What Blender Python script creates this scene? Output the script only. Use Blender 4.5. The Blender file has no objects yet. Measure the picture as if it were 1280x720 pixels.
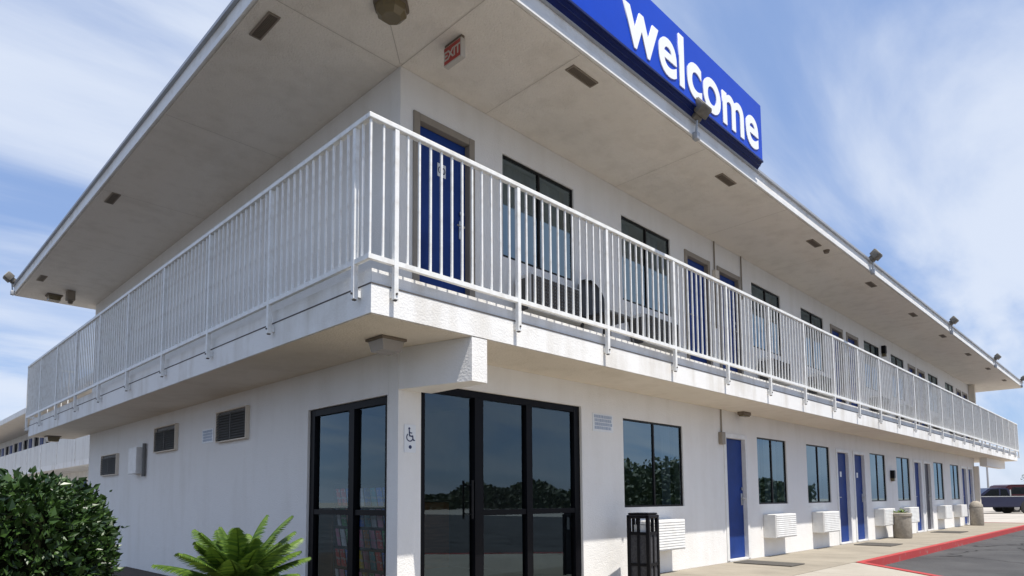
import bpy, bmesh, math, random
from mathutils import Vector, Matrix
random.seed(7)
R = math.radians
scene = bpy.context.scene
col = scene.collection

# ------------------------------------------------------------------ materials
def nt(name):
    m = bpy.data.materials.new(name); m.use_nodes = True
    n = m.node_tree.nodes; l = m.node_tree.links
    return m, n, l, n['Principled BSDF']

def surf(name, c, rough=.6, c2=None, scale=4., bump=0., bscale=60., metal=0., spec=.5, detail=6., lo=.35, hi=.7, stretch=None):
    """plain procedural surface: base colour mottled with a second colour, fine bump"""
    m, n, l, b = nt(name)
    b.inputs['Roughness'].default_value = rough
    b.inputs['Metallic'].default_value = metal
    b.inputs['Specular IOR Level'].default_value = spec
    tc = n.new('ShaderNodeTexCoord')
    vec = tc.outputs['Object']
    if stretch:
        mp = n.new('ShaderNodeMapping'); mp.inputs['Scale'].default_value = stretch
        l.new(vec, mp.inputs['Vector']); vec = mp.outputs['Vector']
    if c2 is None: c2 = tuple(v * .88 for v in c)
    t = n.new('ShaderNodeTexNoise'); t.inputs['Scale'].default_value = scale
    t.inputs['Detail'].default_value = detail; t.inputs['Roughness'].default_value = .62
    l.new(vec, t.inputs['Vector'])
    r = n.new('ShaderNodeValToRGB')
    r.color_ramp.elements[0].position = lo; r.color_ramp.elements[1].position = hi
    r.color_ramp.elements[0].color = (*c2, 1); r.color_ramp.elements[1].color = (*c, 1)
    l.new(t.outputs['Fac'], r.inputs['Fac']); l.new(r.outputs['Color'], b.inputs['Base Color'])
    if bump:
        t2 = n.new('ShaderNodeTexNoise'); t2.inputs['Scale'].default_value = bscale
        t2.inputs['Detail'].default_value = 4
        l.new(tc.outputs['Object'], t2.inputs['Vector'])
        bp = n.new('ShaderNodeBump'); bp.inputs['Strength'].default_value = bump
        bp.inputs['Distance'].default_value = .02
        l.new(t2.outputs['Fac'], bp.inputs['Height']); l.new(bp.outputs['Normal'], b.inputs['Normal'])
    return m

def stucco(name, c, stain, bump=.5):
    """painted stucco with faint water streaks and blotches"""
    m, n, l, b = nt(name)
    b.inputs['Roughness'].default_value = .8
    b.inputs['Specular IOR Level'].default_value = .25
    tc = n.new('ShaderNodeTexCoord')
    mp = n.new('ShaderNodeMapping'); mp.inputs['Scale'].default_value = (2.5, 2.5, .35)
    l.new(tc.outputs['Object'], mp.inputs['Vector'])
    a = n.new('ShaderNodeTexNoise'); a.inputs['Scale'].default_value = 1.6; a.inputs['Detail'].default_value = 8
    l.new(mp.outputs['Vector'], a.inputs['Vector'])
    g = n.new('ShaderNodeTexNoise'); g.inputs['Scale'].default_value = .9; g.inputs['Detail'].default_value = 9
    g.inputs['Roughness'].default_value = .7
    l.new(tc.outputs['Object'], g.inputs['Vector'])
    mu = n.new('ShaderNodeMath'); mu.operation = 'ADD'
    l.new(a.outputs['Fac'], mu.inputs[0]); l.new(g.outputs['Fac'], mu.inputs[1])
    r = n.new('ShaderNodeValToRGB')
    r.color_ramp.elements[0].position = .78; r.color_ramp.elements[1].position = 1.12
    r.color_ramp.elements[0].color = (*stain, 1); r.color_ramp.elements[1].color = (*c, 1)
    half = n.new('ShaderNodeMath'); half.operation = 'MULTIPLY'; half.inputs[1].default_value = 1.0
    l.new(mu.outputs[0], half.inputs[0])
    mr = n.new('ShaderNodeMapRange'); mr.inputs[1].default_value = .7; mr.inputs[2].default_value = 1.15
    l.new(half.outputs[0], mr.inputs[0])
    r.color_ramp.elements[0].position = 0.; r.color_ramp.elements[1].position = .75
    l.new(mr.outputs[0], r.inputs['Fac']); l.new(r.outputs['Color'], b.inputs['Base Color'])
    t2 = n.new('ShaderNodeTexNoise'); t2.inputs['Scale'].default_value = 55; t2.inputs['Detail'].default_value = 5
    l.new(tc.outputs['Object'], t2.inputs['Vector'])
    t3 = n.new('ShaderNodeTexNoise'); t3.inputs['Scale'].default_value = 7; t3.inputs['Detail'].default_value = 3
    l.new(tc.outputs['Object'], t3.inputs['Vector'])
    ad = n.new('ShaderNodeMath'); ad.operation = 'ADD'
    l.new(t2.outputs['Fac'], ad.inputs[0]); l.new(t3.outputs['Fac'], ad.inputs[1])
    bp = n.new('ShaderNodeBump'); bp.inputs['Strength'].default_value = bump; bp.inputs['Distance'].default_value = .015
    l.new(ad.outputs[0], bp.inputs['Height']); l.new(bp.outputs['Normal'], b.inputs['Normal'])
    return m

def glass(name, ior=1.95, tint=(.40, .46, .50), wob=.012):
    m, n, l, b = nt(name)
    n.remove(b)
    out = n['Material Output']
    tr = n.new('ShaderNodeBsdfTransparent'); tr.inputs['Color'].default_value = (*tint, 1)
    gl = n.new('ShaderNodeBsdfGlossy'); gl.inputs['Roughness'].default_value = 0.0
    gl.inputs['Color'].default_value = (.68, .88, 1, 1)
    fr = n.new('ShaderNodeFresnel'); fr.inputs['IOR'].default_value = ior
    tc = n.new('ShaderNodeTexCoord')
    no = n.new('ShaderNodeTexNoise'); no.inputs['Scale'].default_value = 1.3; no.inputs['Detail'].default_value = 1
    l.new(tc.outputs['Object'], no.inputs['Vector'])
    bp = n.new('ShaderNodeBump'); bp.inputs['Strength'].default_value = wob * 10; bp.inputs['Distance'].default_value = .01
    l.new(no.outputs['Fac'], bp.inputs['Height']); l.new(bp.outputs['Normal'], gl.inputs['Normal'])
    mx = n.new('ShaderNodeMixShader')
    l.new(fr.outputs['Fac'], mx.inputs['Fac']); l.new(tr.outputs[0], mx.inputs[1]); l.new(gl.outputs[0], mx.inputs[2])
    l.new(mx.outputs[0], out.inputs['Surface'])
    return m

def leafmat(name, c, c2, rough=.35, trans=.15):
    m, n, l, b = nt(name)
    b.inputs['Roughness'].default_value = rough
    g = n.new('ShaderNodeNewGeometry')
    r = n.new('ShaderNodeValToRGB')
    r.color_ramp.elements[0].color = (*c2, 1); r.color_ramp.elements[1].color = (*c, 1)
    l.new(g.outputs['Random Per Island'], r.inputs['Fac']); l.new(r.outputs['Color'], b.inputs['Base Color'])
    out = n['Material Output']
    t = n.new('ShaderNodeBsdfTranslucent'); l.new(r.outputs['Color'], t.inputs['Color'])
    mx = n.new('ShaderNodeMixShader'); mx.inputs['Fac'].default_value = trans
    l.new(b.outputs[0], mx.inputs[1]); l.new(t.outputs[0], mx.inputs[2]); l.new(mx.outputs[0], out.inputs['Surface'])
    return m

def concrete(name, c, c2, joint=1.5, jw=.006):
    """poured concrete with expansion joints and stains"""
    m, n, l, b = nt(name)
    b.inputs['Roughness'].default_value = .9; b.inputs['Specular IOR Level'].default_value = .2
    tc = n.new('ShaderNodeTexCoord')
    t = n.new('ShaderNodeTexNoise'); t.inputs['Scale'].default_value = 1.1; t.inputs['Detail'].default_value = 10
    t.inputs['Roughness'].default_value = .68
    l.new(tc.outputs['Object'], t.inputs['Vector'])
    r = n.new('ShaderNodeValToRGB'); r.color_ramp.elements[0].position = .33; r.color_ramp.elements[1].position = .68
    r.color_ramp.elements[0].color = (*c2, 1); r.color_ramp.elements[1].color = (*c, 1)
    l.new(t.outputs['Fac'], r.inputs['Fac'])
    br = n.new('ShaderNodeTexBrick'); br.offset = 0
    br.inputs['Color1'].default_value = br.inputs['Color2'].default_value = (1, 1, 1, 1)
    br.inputs['Mortar'].default_value = (.35, .33, .3, 1)
    br.inputs['Scale'].default_value = 1; br.inputs['Mortar Size'].default_value = jw
    br.inputs['Brick Width'].default_value = joint; br.inputs['Row Height'].default_value = joint
    l.new(tc.outputs['Object'], br.inputs['Vector'])
    mx = n.new('ShaderNodeMix'); mx.data_type = 'RGBA'; mx.blend_type = 'MULTIPLY'; mx.inputs[0].default_value = 1
    l.new(r.outputs['Color'], mx.inputs[6]); l.new(br.outputs['Color'], mx.inputs[7])
    l.new(mx.outputs[2], b.inputs['Base Color'])
    t2 = n.new('ShaderNodeTexNoise'); t2.inputs['Scale'].default_value = 90
    l.new(tc.outputs['Object'], t2.inputs['Vector'])
    bp = n.new('ShaderNodeBump'); bp.inputs['Strength'].default_value = .3; bp.inputs['Distance'].default_value = .01
    l.new(t2.outputs['Fac'], bp.inputs['Height']); l.new(bp.outputs['Normal'], b.inputs['Normal'])
    return m

M = {}
M['wall'] = stucco('wall_stucco', (.80, .785, .76), (.745, .725, .69), .38)
M['fascia'] = stucco('fascia_paint', (.80, .79, .77), (.63, .60, .55), .28)
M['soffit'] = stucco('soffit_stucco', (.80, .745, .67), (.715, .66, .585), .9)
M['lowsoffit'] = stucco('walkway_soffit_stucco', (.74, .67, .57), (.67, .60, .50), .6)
M['trimw'] = surf('white_trim', (.80, .80, .79), .45, (.70, .69, .67), 6)
M['rail'] = surf('railing_paint', (.80, .80, .78), .4, (.66, .64, .60), 9, lo=.3, hi=.55)
M['drip'] = surf('drip_metal', (.42, .43, .45), .45, metal=.4)
M['seam'] = surf('dark_joint', (.10, .09, .085), .9)
M['soffitseam'] = surf('soffit_joint', (.55, .50, .43), .9)
M['roofgravel'] = surf('roof_gravel', (.35, .33, .31), .95, bump=.6)
M['door'] = surf('blue_door_paint', (.015, .050, .235), .5, (.010, .036, .17), 2.2, spec=.18, bump=.05, bscale=25)
M['darkdoor'] = surf('dark_door_paint', (.045, .042, .06), .45, (.03, .03, .045), 3)
M['frametan'] = surf('taupe_frame', (.30, .26, .21), .5)
M['bronze'] = surf('dark_bronze', (.012, .011, .012), .4, spec=.2)
M['black'] = surf('black_metal', (.005, .005, .007), .4, spec=.12)
M['steel'] = surf('brushed_steel', (.55, .55, .54), .3, metal=.9)
M['glass'] = glass('window_glass', 2.7, (.55, .62, .66), .005)
M['lobbyglass'] = glass('lobby_glass', 1.85, (.90, .94, .96), .005)
M['curtain'] = surf('curtain_cloth', (.60, .66, .72), .9, (.46, .51, .57), 3, stretch=(22, 22, .5))
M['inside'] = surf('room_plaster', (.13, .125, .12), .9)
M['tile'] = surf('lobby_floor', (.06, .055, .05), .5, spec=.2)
M['signblue'] = surf('sign_face_blue', (.004, .058, .52), .35, (.004, .050, .45), 1.2, spec=.15)
M['signnavyshade'] = surf('sign_navy_shade', (.004, .014, .11), .35, (.003, .010, .08), 2, spec=.25)  # navy darkened to carry the shade on the sign's underside
M['signwhite'] = surf('sign_white', (.86, .87, .88), .35, (.84, .85, .86))
M['acwhite'] = surf('air_conditioner_white', (.76, .76, .74), .45, (.66, .65, .62), 7)
M['acdark'] = surf('grille_dark', (.09, .085, .08), .6)
M['acgrey'] = surf('grille_grey', (.22, .21, .20), .6)
M['vent'] = surf('vent_brown', (.17, .135, .10), .6)
M['ventfin'] = surf('vent_fin', (.26, .215, .165), .6)
M['louver'] = surf('louver_grey', (.16, .16, .155), .6)
M['floodgrey'] = surf('flood_housing', (.16, .145, .12), .5, (.10, .09, .075), 12)
M['floodlens'] = surf('flood_lens', (.50, .48, .42), .15)
M['amber'] = surf('amber_lens', (.16, .125, .065), .25)
M['frost'] = surf('frosted_lens', (.34, .31, .28), .25)
M['red'] = surf('exit_red', (.42, .045, .035), .35)
M['exitcase'] = surf('exit_case', (.56, .52, .46), .45)
M['paper'] = surf('plaque_white', (.80, .82, .84), .4)
M['ink'] = surf('plaque_ink', (.02, .03, .10), .5)
M['inkblue'] = surf('notice_ink', (.30, .38, .52), .5)
M['concrete'] = concrete('walkway_concrete', (.33, .295, .24), (.235, .21, .17), 1.52)
M['apron'] = concrete('apron_concrete', (.40, .37, .32), (.32, .29, .245), 3.0)
M['asphalt'] = surf('asphalt', (.098, .098, .100), .92, (.060, .060, .063), .7, spec=.2, bump=.5, bscale=120, detail=12)
_m = M['asphalt']; _n = _m.node_tree.nodes; _l = _m.node_tree.links; _b = _n['Principled BSDF']
_src = _b.inputs['Base Color'].links[0].from_socket
_tc = _n.new('ShaderNodeTexCoord'); _dn = _n.new('ShaderNodeTexNoise'); _dn.inputs['Scale'].default_value = 1.4; _dn.inputs['Detail'].default_value = 6
_l.new(_tc.outputs['Object'], _dn.inputs['Vector'])
_av = _n.new('ShaderNodeVectorMath'); _av.operation = 'MULTIPLY_ADD'; _av.inputs[1].default_value = (.8, .8, .8)
_l.new(_dn.outputs['Color'], _av.inputs[0]); _l.new(_tc.outputs['Object'], _av.inputs[2])
_vo = _n.new('ShaderNodeTexVoronoi'); _vo.feature = 'DISTANCE_TO_EDGE'; _vo.inputs['Scale'].default_value = .33; _l.new(_av.outputs[0], _vo.inputs['Vector'])
_cr = _n.new('ShaderNodeValToRGB'); _cr.color_ramp.elements[0].position = .004; _cr.color_ramp.elements[1].position = .012
_cr.color_ramp.elements[0].color = (.28, .28, .28, 1); _l.new(_vo.outputs['Distance'], _cr.inputs['Fac'])
_mx = _n.new('ShaderNodeMix'); _mx.data_type = 'RGBA'; _mx.blend_type = 'MULTIPLY'; _mx.inputs[0].default_value = 1
_l.new(_src, _mx.inputs[6]); _l.new(_cr.outputs['Color'], _mx.inputs[7]); _l.new(_mx.outputs[2], _b.inputs['Base Color'])
M['gravel'] = surf('pale_gravel', (.46, .42, .37), .95, (.34, .31, .27), .5, bump=.5, bscale=40, detail=10)
M['kerb'] = surf('red_kerb_paint', (.40, .055, .055), .7, (.33, .20, .18), 6, bump=.2, spec=.2, detail=12, lo=.28, hi=.42)
M['soil'] = surf('bed_soil', (.085, .062, .045), .95, (.05, .037, .027), 9, bump=.8, bscale=30)
M['leaf'] = leafmat('hedge_leaf', (.046, .094, .016), (.010, .028, .007), .38, .10)
M['twig'] = surf('shrub_twig', (.08, .055, .035), .9)
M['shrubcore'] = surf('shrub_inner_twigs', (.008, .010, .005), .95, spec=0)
M['frond'] = leafmat('cycad_leaf', (.135, .215, .026), (.045, .100, .014), .45, .22)
M['dryfrond'] = leafmat('cycad_dry_leaf', (.30, .24, .05), (.18, .19, .03), .5, .2)
M['cycadtrunk'] = surf('cycad_bark', (.10, .07, .045), .95, bump=.9, bscale=18)
M['treeleaf'] = leafmat('tree_leaf', (.06, .085, .03), (.02, .035, .012), .6, .1)
M['mat'] = surf('dark_slab_surface', (.085, .078, .068), .95, bump=.5)
M['bin'] = surf('bin_black', (.006, .006, .008), .45, spec=.15)
M['binmesh'] = surf('bin_mesh_grey', (.085, .085, .09), .6, (.04, .04, .045), 30, spec=.2)
M['urn'] = surf('aggregate_concrete', (.40, .36, .30), .9, (.28, .25, .21), 14, bump=.6, bscale=60)
M['chair'] = surf('grey_resin', (.045, .045, .047), .5)
M['truck'] = surf('truck_paint', (.020, .024, .055), .18, (.018, .020, .048))
M['maroon'] = surf('maroon_paint', (.045, .010, .014), .25, spec=.3)
M['tyre'] = surf('tyre_rubber', (.02, .02, .02), .8)
M['rim'] = surf('wheel_rim', (.42, .42, .43), .3, metal=.7)
M['chrome'] = surf('bright_trim', (.7, .7, .72), .2, metal=.8)
M['carglass'] = surf('dark_pane', (.012, .014, .018), .06)
M['lampred'] = surf('tail_lens', (.4, .02, .02), .2)
M['pole'] = surf('pole_grey', (.30, .30, .31), .6)
M['wood'] = surf('counter_wood', (.26, .115, .045), .5, (.17, .07, .025), 3, stretch=(1, 1, 12))
M['rackblack'] = surf('rack_black', (.015, .015, .017), .5)
M['parapet'] = stucco('far_parapet', (.74, .73, .70), (.62, .60, .57))

# ------------------------------------------------------------------ mesh helpers
class MB:
    def __init__(s): s.v = []; s.f = []; s.m = []
    def quad(s, a, b, c, d, mi=0):
        i = len(s.v); s.v += [tuple(a), tuple(b), tuple(c), tuple(d)]; s.f.append((i, i+1, i+2, i+3)); s.m.append(mi); return s
    def poly(s, pts, mi=0):
        i = len(s.v); s.v += [tuple(p) for p in pts]; s.f.append(tuple(range(i, i+len(pts)))); s.m.append(mi); return s
    def box(s, x0, x1, y0, y1, z0, z1, mi=0):
        i = len(s.v)
        s.v += [(x0,y0,z0),(x1,y0,z0),(x1,y1,z0),(x0,y1,z0),(x0,y0,z1),(x1,y0,z1),(x1,y1,z1),(x0,y1,z1)]
        for f in ((0,3,2,1),(4,5,6,7),(0,1,5,4),(1,2,6,5),(2,3,7,6),(3,0,4,7)):
            s.f.append(tuple(i+k for k in f)); s.m.append(mi)
        return s
    def bbox(s, x0, x1, y0, y1, z0, z1, b=.008, mi=0, seg=2):
        """bevelled box"""
        bm = bmesh.new(); bmesh.ops.create_cube(bm, size=1)
        for v in bm.verts:
            v.co = Vector(((x0+x1)/2+v.co.x*(x1-x0), (y0+y1)/2+v.co.y*(y1-y0), (z0+z1)/2+v.co.z*(z1-z0)))
        bmesh.ops.bevel(bm, geom=bm.edges[:], offset=b, segments=seg, affect='EDGES', profile=.5)
        return s.addbm(bm, mi)
    def addbm(s, bm, mi=0):
        i = len(s.v); bm.verts.index_update()
        s.v += [tuple(v.co) for v in bm.verts]
        for f in bm.faces: s.f.append(tuple(i+v.index for v in f.verts)); s.m.append(mi)
        bm.free(); return s
    def tube(s, p0, p1, r0, r1=None, n=10, mi=0, cap=True):
        r1 = r0 if r1 is None else r1
        p0, p1 = Vector(p0), Vector(p1); d = (p1-p0).normalized()
        a = d.orthogonal().normalized(); b = d.cross(a)
        i = len(s.v)
        for p, r in ((p0, r0), (p1, r1)):
            for k in range(n):
                t = 2*math.pi*k/n; s.v.append(tuple(p+a*r*math.cos(t)+b*r*math.sin(t)))
        for k in range(n):
            s.f.append((i+k, i+(k+1) % n, i+n+(k+1) % n, i+n+k)); s.m.append(mi)
        if cap:
            s.f.append(tuple(i+k for k in range(n))[::-1]); s.m.append(mi)
            s.f.append(tuple(i+n+k for k in range(n))); s.m.append(mi)
        return s
    def lathe(s, prof, n=24, cx=0, cy=0, mi=0):
        i = len(s.v); k = len(prof)
        for j in range(n):
            t = 2*math.pi*j/n
            for r, z in prof: s.v.append((cx+r*math.cos(t), cy+r*math.sin(t), z))
        for j in range(n):
            for q in range(k-1):
                a = i+j*k+q; b = i+((j+1) % n)*k+q
                s.f.append((a, b, b+1, a+1)); s.m.append(mi)
        return s
    def prism(s, pts, z0, z1, mi=0):
        n = len(pts); i = len(s.v)
        s.v += [(p[0], p[1], z0) for p in pts]+[(p[0], p[1], z1) for p in pts]
        s.f.append(tuple(range(i, i+n))[::-1]); s.m.append(mi); s.f.append(tuple(range(i+n, i+2*n))); s.m.append(mi)
        for k in range(n):
            s.f.append((i+k, i+(k+1) % n, i+n+(k+1) % n, i+n+k)); s.m.append(mi)
        return s
    def xform(s, mat):
        s.v = [tuple(mat @ Vector(v)) for v in s.v]; return s

def obj(name, mb, mats, parent=None, loc=(0, 0, 0), smooth=False, rot=None):
    me = bpy.data.meshes.new(name)
    me.from_pydata(mb.v, [], mb.f)
    if not isinstance(mats, (list, tuple)): mats = [mats]
    for m in mats: me.materials.append(m)
    if len(mats) > 1: me.polygons.foreach_set('material_index', mb.m)
    if not mats[0].name.endswith('_glass'):
        bm = bmesh.new(); bm.from_mesh(me); bmesh.ops.recalc_face_normals(bm, faces=bm.faces[:]); bm.to_mesh(me); bm.free()
    if smooth:
        me.polygons.foreach_set('use_smooth', [True]*len(me.polygons))
        try: me.set_sharp_from_angle(angle=R(40))
        except Exception: pass
    me.update()
    o = bpy.data.objects.new(name, me); col.objects.link(o)
    o.location = loc
    if rot: o.rotation_euler = rot
    if parent is not None: o.parent = parent
    return o

def thing(name, label, cat, loc=(0, 0, 0), rz=0, group=None):
    o = bpy.data.objects.new(name, None); o.empty_display_size = .2; col.objects.link(o)
    o.location = loc; o.rotation_euler = (0, 0, rz)
    o['label'] = label; o['category'] = cat
    if group: o['group'] = group
    return o
def tag(o, label, cat, group=None):
    o['label'] = label; o['category'] = cat
    if group: o['group'] = group
    return o
def struct(o): o['kind'] = 'structure'; return o
def copy_tree(o, parent=None, loc=None, label=None):
    c = o.copy(); col.objects.link(c)
    if parent is not None: c.parent = parent
    if loc is not None: c.location = loc
    if label: c['label'] = label
    for ch in [x for x in ALLCH(o)]: copy_tree(ch, c)
    return c
def ALLCH(o): return list(o.children)

def text_mesh(body, size, extrude=.004, offset=0., align='LEFT', spacing=1.0, bevel=0.):
    cu = bpy.data.curves.new('lettering', 'FONT'); cu.body = body; cu.size = size
    cu.extrude = extrude; cu.offset = offset; cu.align_x = align; cu.space_character = spacing
    cu.resolution_u = 6
    t = bpy.data.objects.new('lettering', cu); col.objects.link(t)
    bpy.context.view_layer.update()
    me = bpy.data.meshes.new_from_object(t.evaluated_get(bpy.context.evaluated_depsgraph_get()))
    bpy.data.objects.remove(t); bpy.data.curves.remove(cu)
    return me
def place_mesh(name, me, mat, parent, M4):
    me.transform(M4); me.materials.clear(); me.materials.append(mat)
    o = bpy.data.objects.new(name, me); col.objects.link(o)
    if parent is not None: o.parent = parent
    return o
# text lying in the XZ plane facing -Y / in the YZ plane facing -X
def face_minus_y(loc): return Matrix.Translation(loc) @ Matrix.Rotation(R(90), 4, 'X')
def face_minus_x(loc): return Matrix.Translation(loc) @ Matrix.Rotation(R(-90), 4, 'Z') @ Matrix.Rotation(R(90), 4, 'X')

def wall_grid(mb, u0, u1, z0, z1, holes, d0, d1, axis):
    """wall slab with real openings: axis 'y' -> u is X, depth is Y; axis 'x' -> u is Y, depth is X"""
    us = sorted({u0, u1, *[h[0] for h in holes], *[h[1] for h in holes]})
    zs = sorted({z0, z1, *[h[2] for h in holes], *[h[3] for h in holes]})
    us = [u for u in us if u0-1e-6 <= u <= u1+1e-6]; zs = [z for z in zs if z0-1e-6 <= z <= z1+1e-6]
    def P(u, d, z): return (u, d, z) if axis == 'y' else (d, u, z)
    inh = lambda u, z: any(h[0] < u < h[1] and h[2] < z < h[3] for h in holes)
    nu, nz = len(us)-1, len(zs)-1
    solid = [[not inh((us[i]+us[i+1])/2, (zs[j]+zs[j+1])/2) for j in range(nz)] for i in range(nu)]
    S = lambda i, j: 0 <= i < nu and 0 <= j < nz and solid[i][j]
    for i in range(nu):
        for j in range(nz):
            if not solid[i][j]: continue
            a, b, c, d = us[i], us[i+1], zs[j], zs[j+1]
            mb.quad(P(a, d0, c), P(b, d0, c), P(b, d0, d), P(a, d0, d))
            mb.quad(P(a, d1, c), P(a, d1, d), P(b, d1, d), P(b, d1, c))
            if not S(i-1, j): mb.quad(P(a, d0, c), P(a, d0, d), P(a, d1, d), P(a, d1, c))
            if not S(i+1, j): mb.quad(P(b, d0, c), P(b, d1, c), P(b, d1, d), P(b, d0, d))
            if not S(i, j-1): mb.quad(P(a, d0, c), P(a, d1, c), P(b, d1, c), P(b, d0, c))
            if not S(i, j+1): mb.quad(P(a, d0, d), P(b, d0, d), P(b, d1, d), P(a, d1, d))
    return mb

# ------------------------------------------------------------------ dimensions (metres; building corner at the origin)
LX, LY = 26.9, 11.2              # wall lengths
ZFB, ZFT, ZLIP = 2.505, 2.735, 2.865
ZD = 2.85                        # walkway deck
ZS, ZRT = 5.336, 5.56            # roof soffit and top
RO = 1.39                        # roof overhang
BY, BX = .82, .85                # walkway overhang on front and side
GZ = -.12                        # car park level
PER = 6.37
# ------------------------------------------------------------------ ground
g = MB(); g.quad((-250, -250, GZ-.03), (450, -250, GZ-.03), (450, 350, GZ-.03), (-250, 350, GZ-.03))
struct(obj('ground', g, M['gravel']))
g = MB().poly([(-60, -68, GZ-.004), (29.5, -68, GZ-.004), (29.5, 2.0, GZ-.004), (27.6, 3.2, GZ-.004), (27.6, -.4, GZ-.004), (-.2, -.4, GZ-.004), (-.2, 90, GZ-.004), (-60, 90, GZ-.004)])
struct(obj('parking_lot', g, M['asphalt']))
g = MB().prism([(-.35, -1.5), (27.9, -1.5), (27.9, 0.02), (-.35, 0.02)], GZ-.02, 0.0)
struct(obj('walkway', g, M['concrete']))
g = MB().prism([(-1.2, -9.5), (0.0, -9.5), (6.05, -3.30), (7.8, -1.56), (7.8, -1.504), (-1.2, -1.504)], GZ-.02, -.004)
struct(obj('apron', g, M['apron']))
g = MB().prism([(-5, -1.2), (-.36, -1.2), (-.36, .4), (-.02, .4), (-.02, 8.2), (-5, 8.2)], GZ-.02, GZ+.02)
struct(obj('planting_bed', g, M['soil']))
def kerb(pts, w, z0, z1):
    mb = MB(); n = len(pts); L = []; Rr = []
    for i, p in enumerate(pts):
        p = Vector(p)
        d0 = (p-Vector(pts[i-1])).normalized() if i else None
        d1 = (Vector(pts[i+1])-p).normalized() if i < n-1 else None
        d = ((d0 or d1)+(d1 or d0)).normalized(); nn = Vector((-d.y, d.x))
        k = 1/max(.5, abs(nn.dot(Vector((-(d1 or d0).y, (d1 or d0).x)))))
        L.append(p+nn*w*k*.5); Rr.append(p-nn*w*k*.5)
    for i in range(n-1):
        a, b, c, d = L[i], L[i+1], Rr[i+1], Rr[i]
        mb.quad((a.x,a.y,z1),(b.x,b.y,z1),(c.x,c.y,z1),(d.x,d.y,z1))
        mb.quad((a.x,a.y,z0),(b.x,b.y,z0),(b.x,b.y,z1),(a.x,a.y,z1))
        mb.quad((d.x,d.y,z0),(c.x,c.y,z0),(c.x,c.y,z1),(d.x,d.y,z1))
    for q in (0, n-1): mb.quad((L[q].x,L[q].y,z0),(Rr[q].x,Rr[q].y,z0),(Rr[q].x,Rr[q].y,z1),(L[q].x,L[q].y,z1))
    return mb
struct(obj('kerb', kerb([(28.1, .6), (28.0, -1.2), (27.7, -1.58), (7.86, -1.58), (6.1, -3.34), (-.06, -9.6)], .11, GZ-.03, .006), M['kerb']))

# ------------------------------------------------------------------ motel
motel = thing('motel_building', 'white two-storey motel with blue doors and a railed upper walkway', 'building', (0, 0, 0))
front_w = []; front_d = []        # ground floor windows / doors (x0,x1)
front_w.append((3.66, 5.20)); front_d.append((6.54, 7.30))
for k in (1, 2, 3):
    c = PER*k
    if k > 1: front_d += [(c-.96, c-.17)]
    if k > 1: front_d += [(c+.17, c+.96)]
    if k < 3 or True:
        if k < 4 and c+5.0 < LX: front_w += [(c+1.40, c+2.68), (c+3.69, c+5.0)]
front_d += [(PER*4-.96, PER*4-.17), (PER*4+.17, PER*4+.9)]
up_d = [(.20, .93)]; up_w = []
for k in range(0, 4):
    c = PER*k
    if k: up_d += [(c-.92, c-.2), (c+.14, c+.9)]
    up_w += [(c+1.41, c+2.68), (c+3.72, c+4.99)]
up_d += [(PER*4-.92, PER*4-.2), (PER*4+.14, PER*4+.86)]
WB, WT, DT = .93, 2.13, 2.08
SF = (.27, 2.77, 0.0, 2.20)       # lobby glazing, front
SL = (.18, 1.73, 0.0, 2.07)       # lobby glazing, side
holes = [SF] + [(a, b, WB, WT) for a, b in front_w] + [(a, b, .02, DT) for a, b in front_d]
w = wall_grid(MB(), 0, LX, GZ-.05, ZFB-.003, holes, 0.0, .16, 'y')
obj('wall', w, M['wall'], motel)
w = wall_grid(MB(), 0, LX, ZFB+.2, ZS-.003, [(a, b, WB+ZD-.01, WT+ZD) for a, b in up_w]+[(a, b, ZD+.06, DT+ZD-.03) for a, b in up_d], 0.0, .16, 'y')
obj('wall', w, M['wall'], motel)
w = wall_grid(MB(), .163, LY, GZ-.05, ZFB-.003, [SL], 0.0, .16, 'x')
obj('wall', w, M['wall'], motel)
w = MB().box(0, .16, .163, LY, ZFB+.2, ZS-.003); obj('wall', w, M['wall'], motel)
w = MB().box(.16, LX, LY-.16, LY, GZ, ZS-.003); obj('wall', w, M['wall'], motel)
w = MB().box(LX-.16, LX, .163, LY-.163, GZ, ZS-.003); obj('wall', w, M['wall'], motel)
# inner floor of the upper rooms, room backs and lobby partitions
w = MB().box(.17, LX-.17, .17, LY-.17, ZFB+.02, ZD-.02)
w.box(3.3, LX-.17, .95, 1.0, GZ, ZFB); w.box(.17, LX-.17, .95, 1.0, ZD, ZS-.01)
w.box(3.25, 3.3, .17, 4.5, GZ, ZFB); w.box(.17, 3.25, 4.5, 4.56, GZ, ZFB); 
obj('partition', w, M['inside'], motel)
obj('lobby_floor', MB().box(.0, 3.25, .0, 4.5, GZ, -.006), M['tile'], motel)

# --- roof
rf = MB().box(-RO, 29.25, -RO, LY+.42, ZS+.012, ZRT-.035)
roof = obj('roof', rf, M['fascia'], motel)
sf_ = MB().box(-RO+.02, 29.23, -RO+.02, LY+.40, ZS, ZS+.010)
obj('soffit', sf_, M['soffit'], roof)
de = MB()
for (a, b, c, d) in ((-RO-.035, 29.285, -RO-.035, -RO+.1), (-RO-.035, -RO+.1, -RO+.1, LY+.455), (29.15, 29.285, -RO+.1, LY+.455)):
    de.box(a, b, c, d, ZRT-.034, ZRT)
obj('drip_edge', de, M['drip'], roof)
gs = MB()                                                            # narrow lower fascia board
for (a, b, c, d) in ((-RO-.018, 29.268, -RO-.018, -RO-.001), (-RO-.018, -RO-.001, -RO, LY+.43)):
    gs.box(a, b, c, d, ZS+.002, ZS+.062)
obj('fascia_board', gs, M['trimw'], roof)
tp = MB().box(-RO+.11, 29.14, -RO+.11, LY+.4, ZRT-.033, ZRT-.01); obj('roofing', tp, M['roofgravel'], roof)
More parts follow.
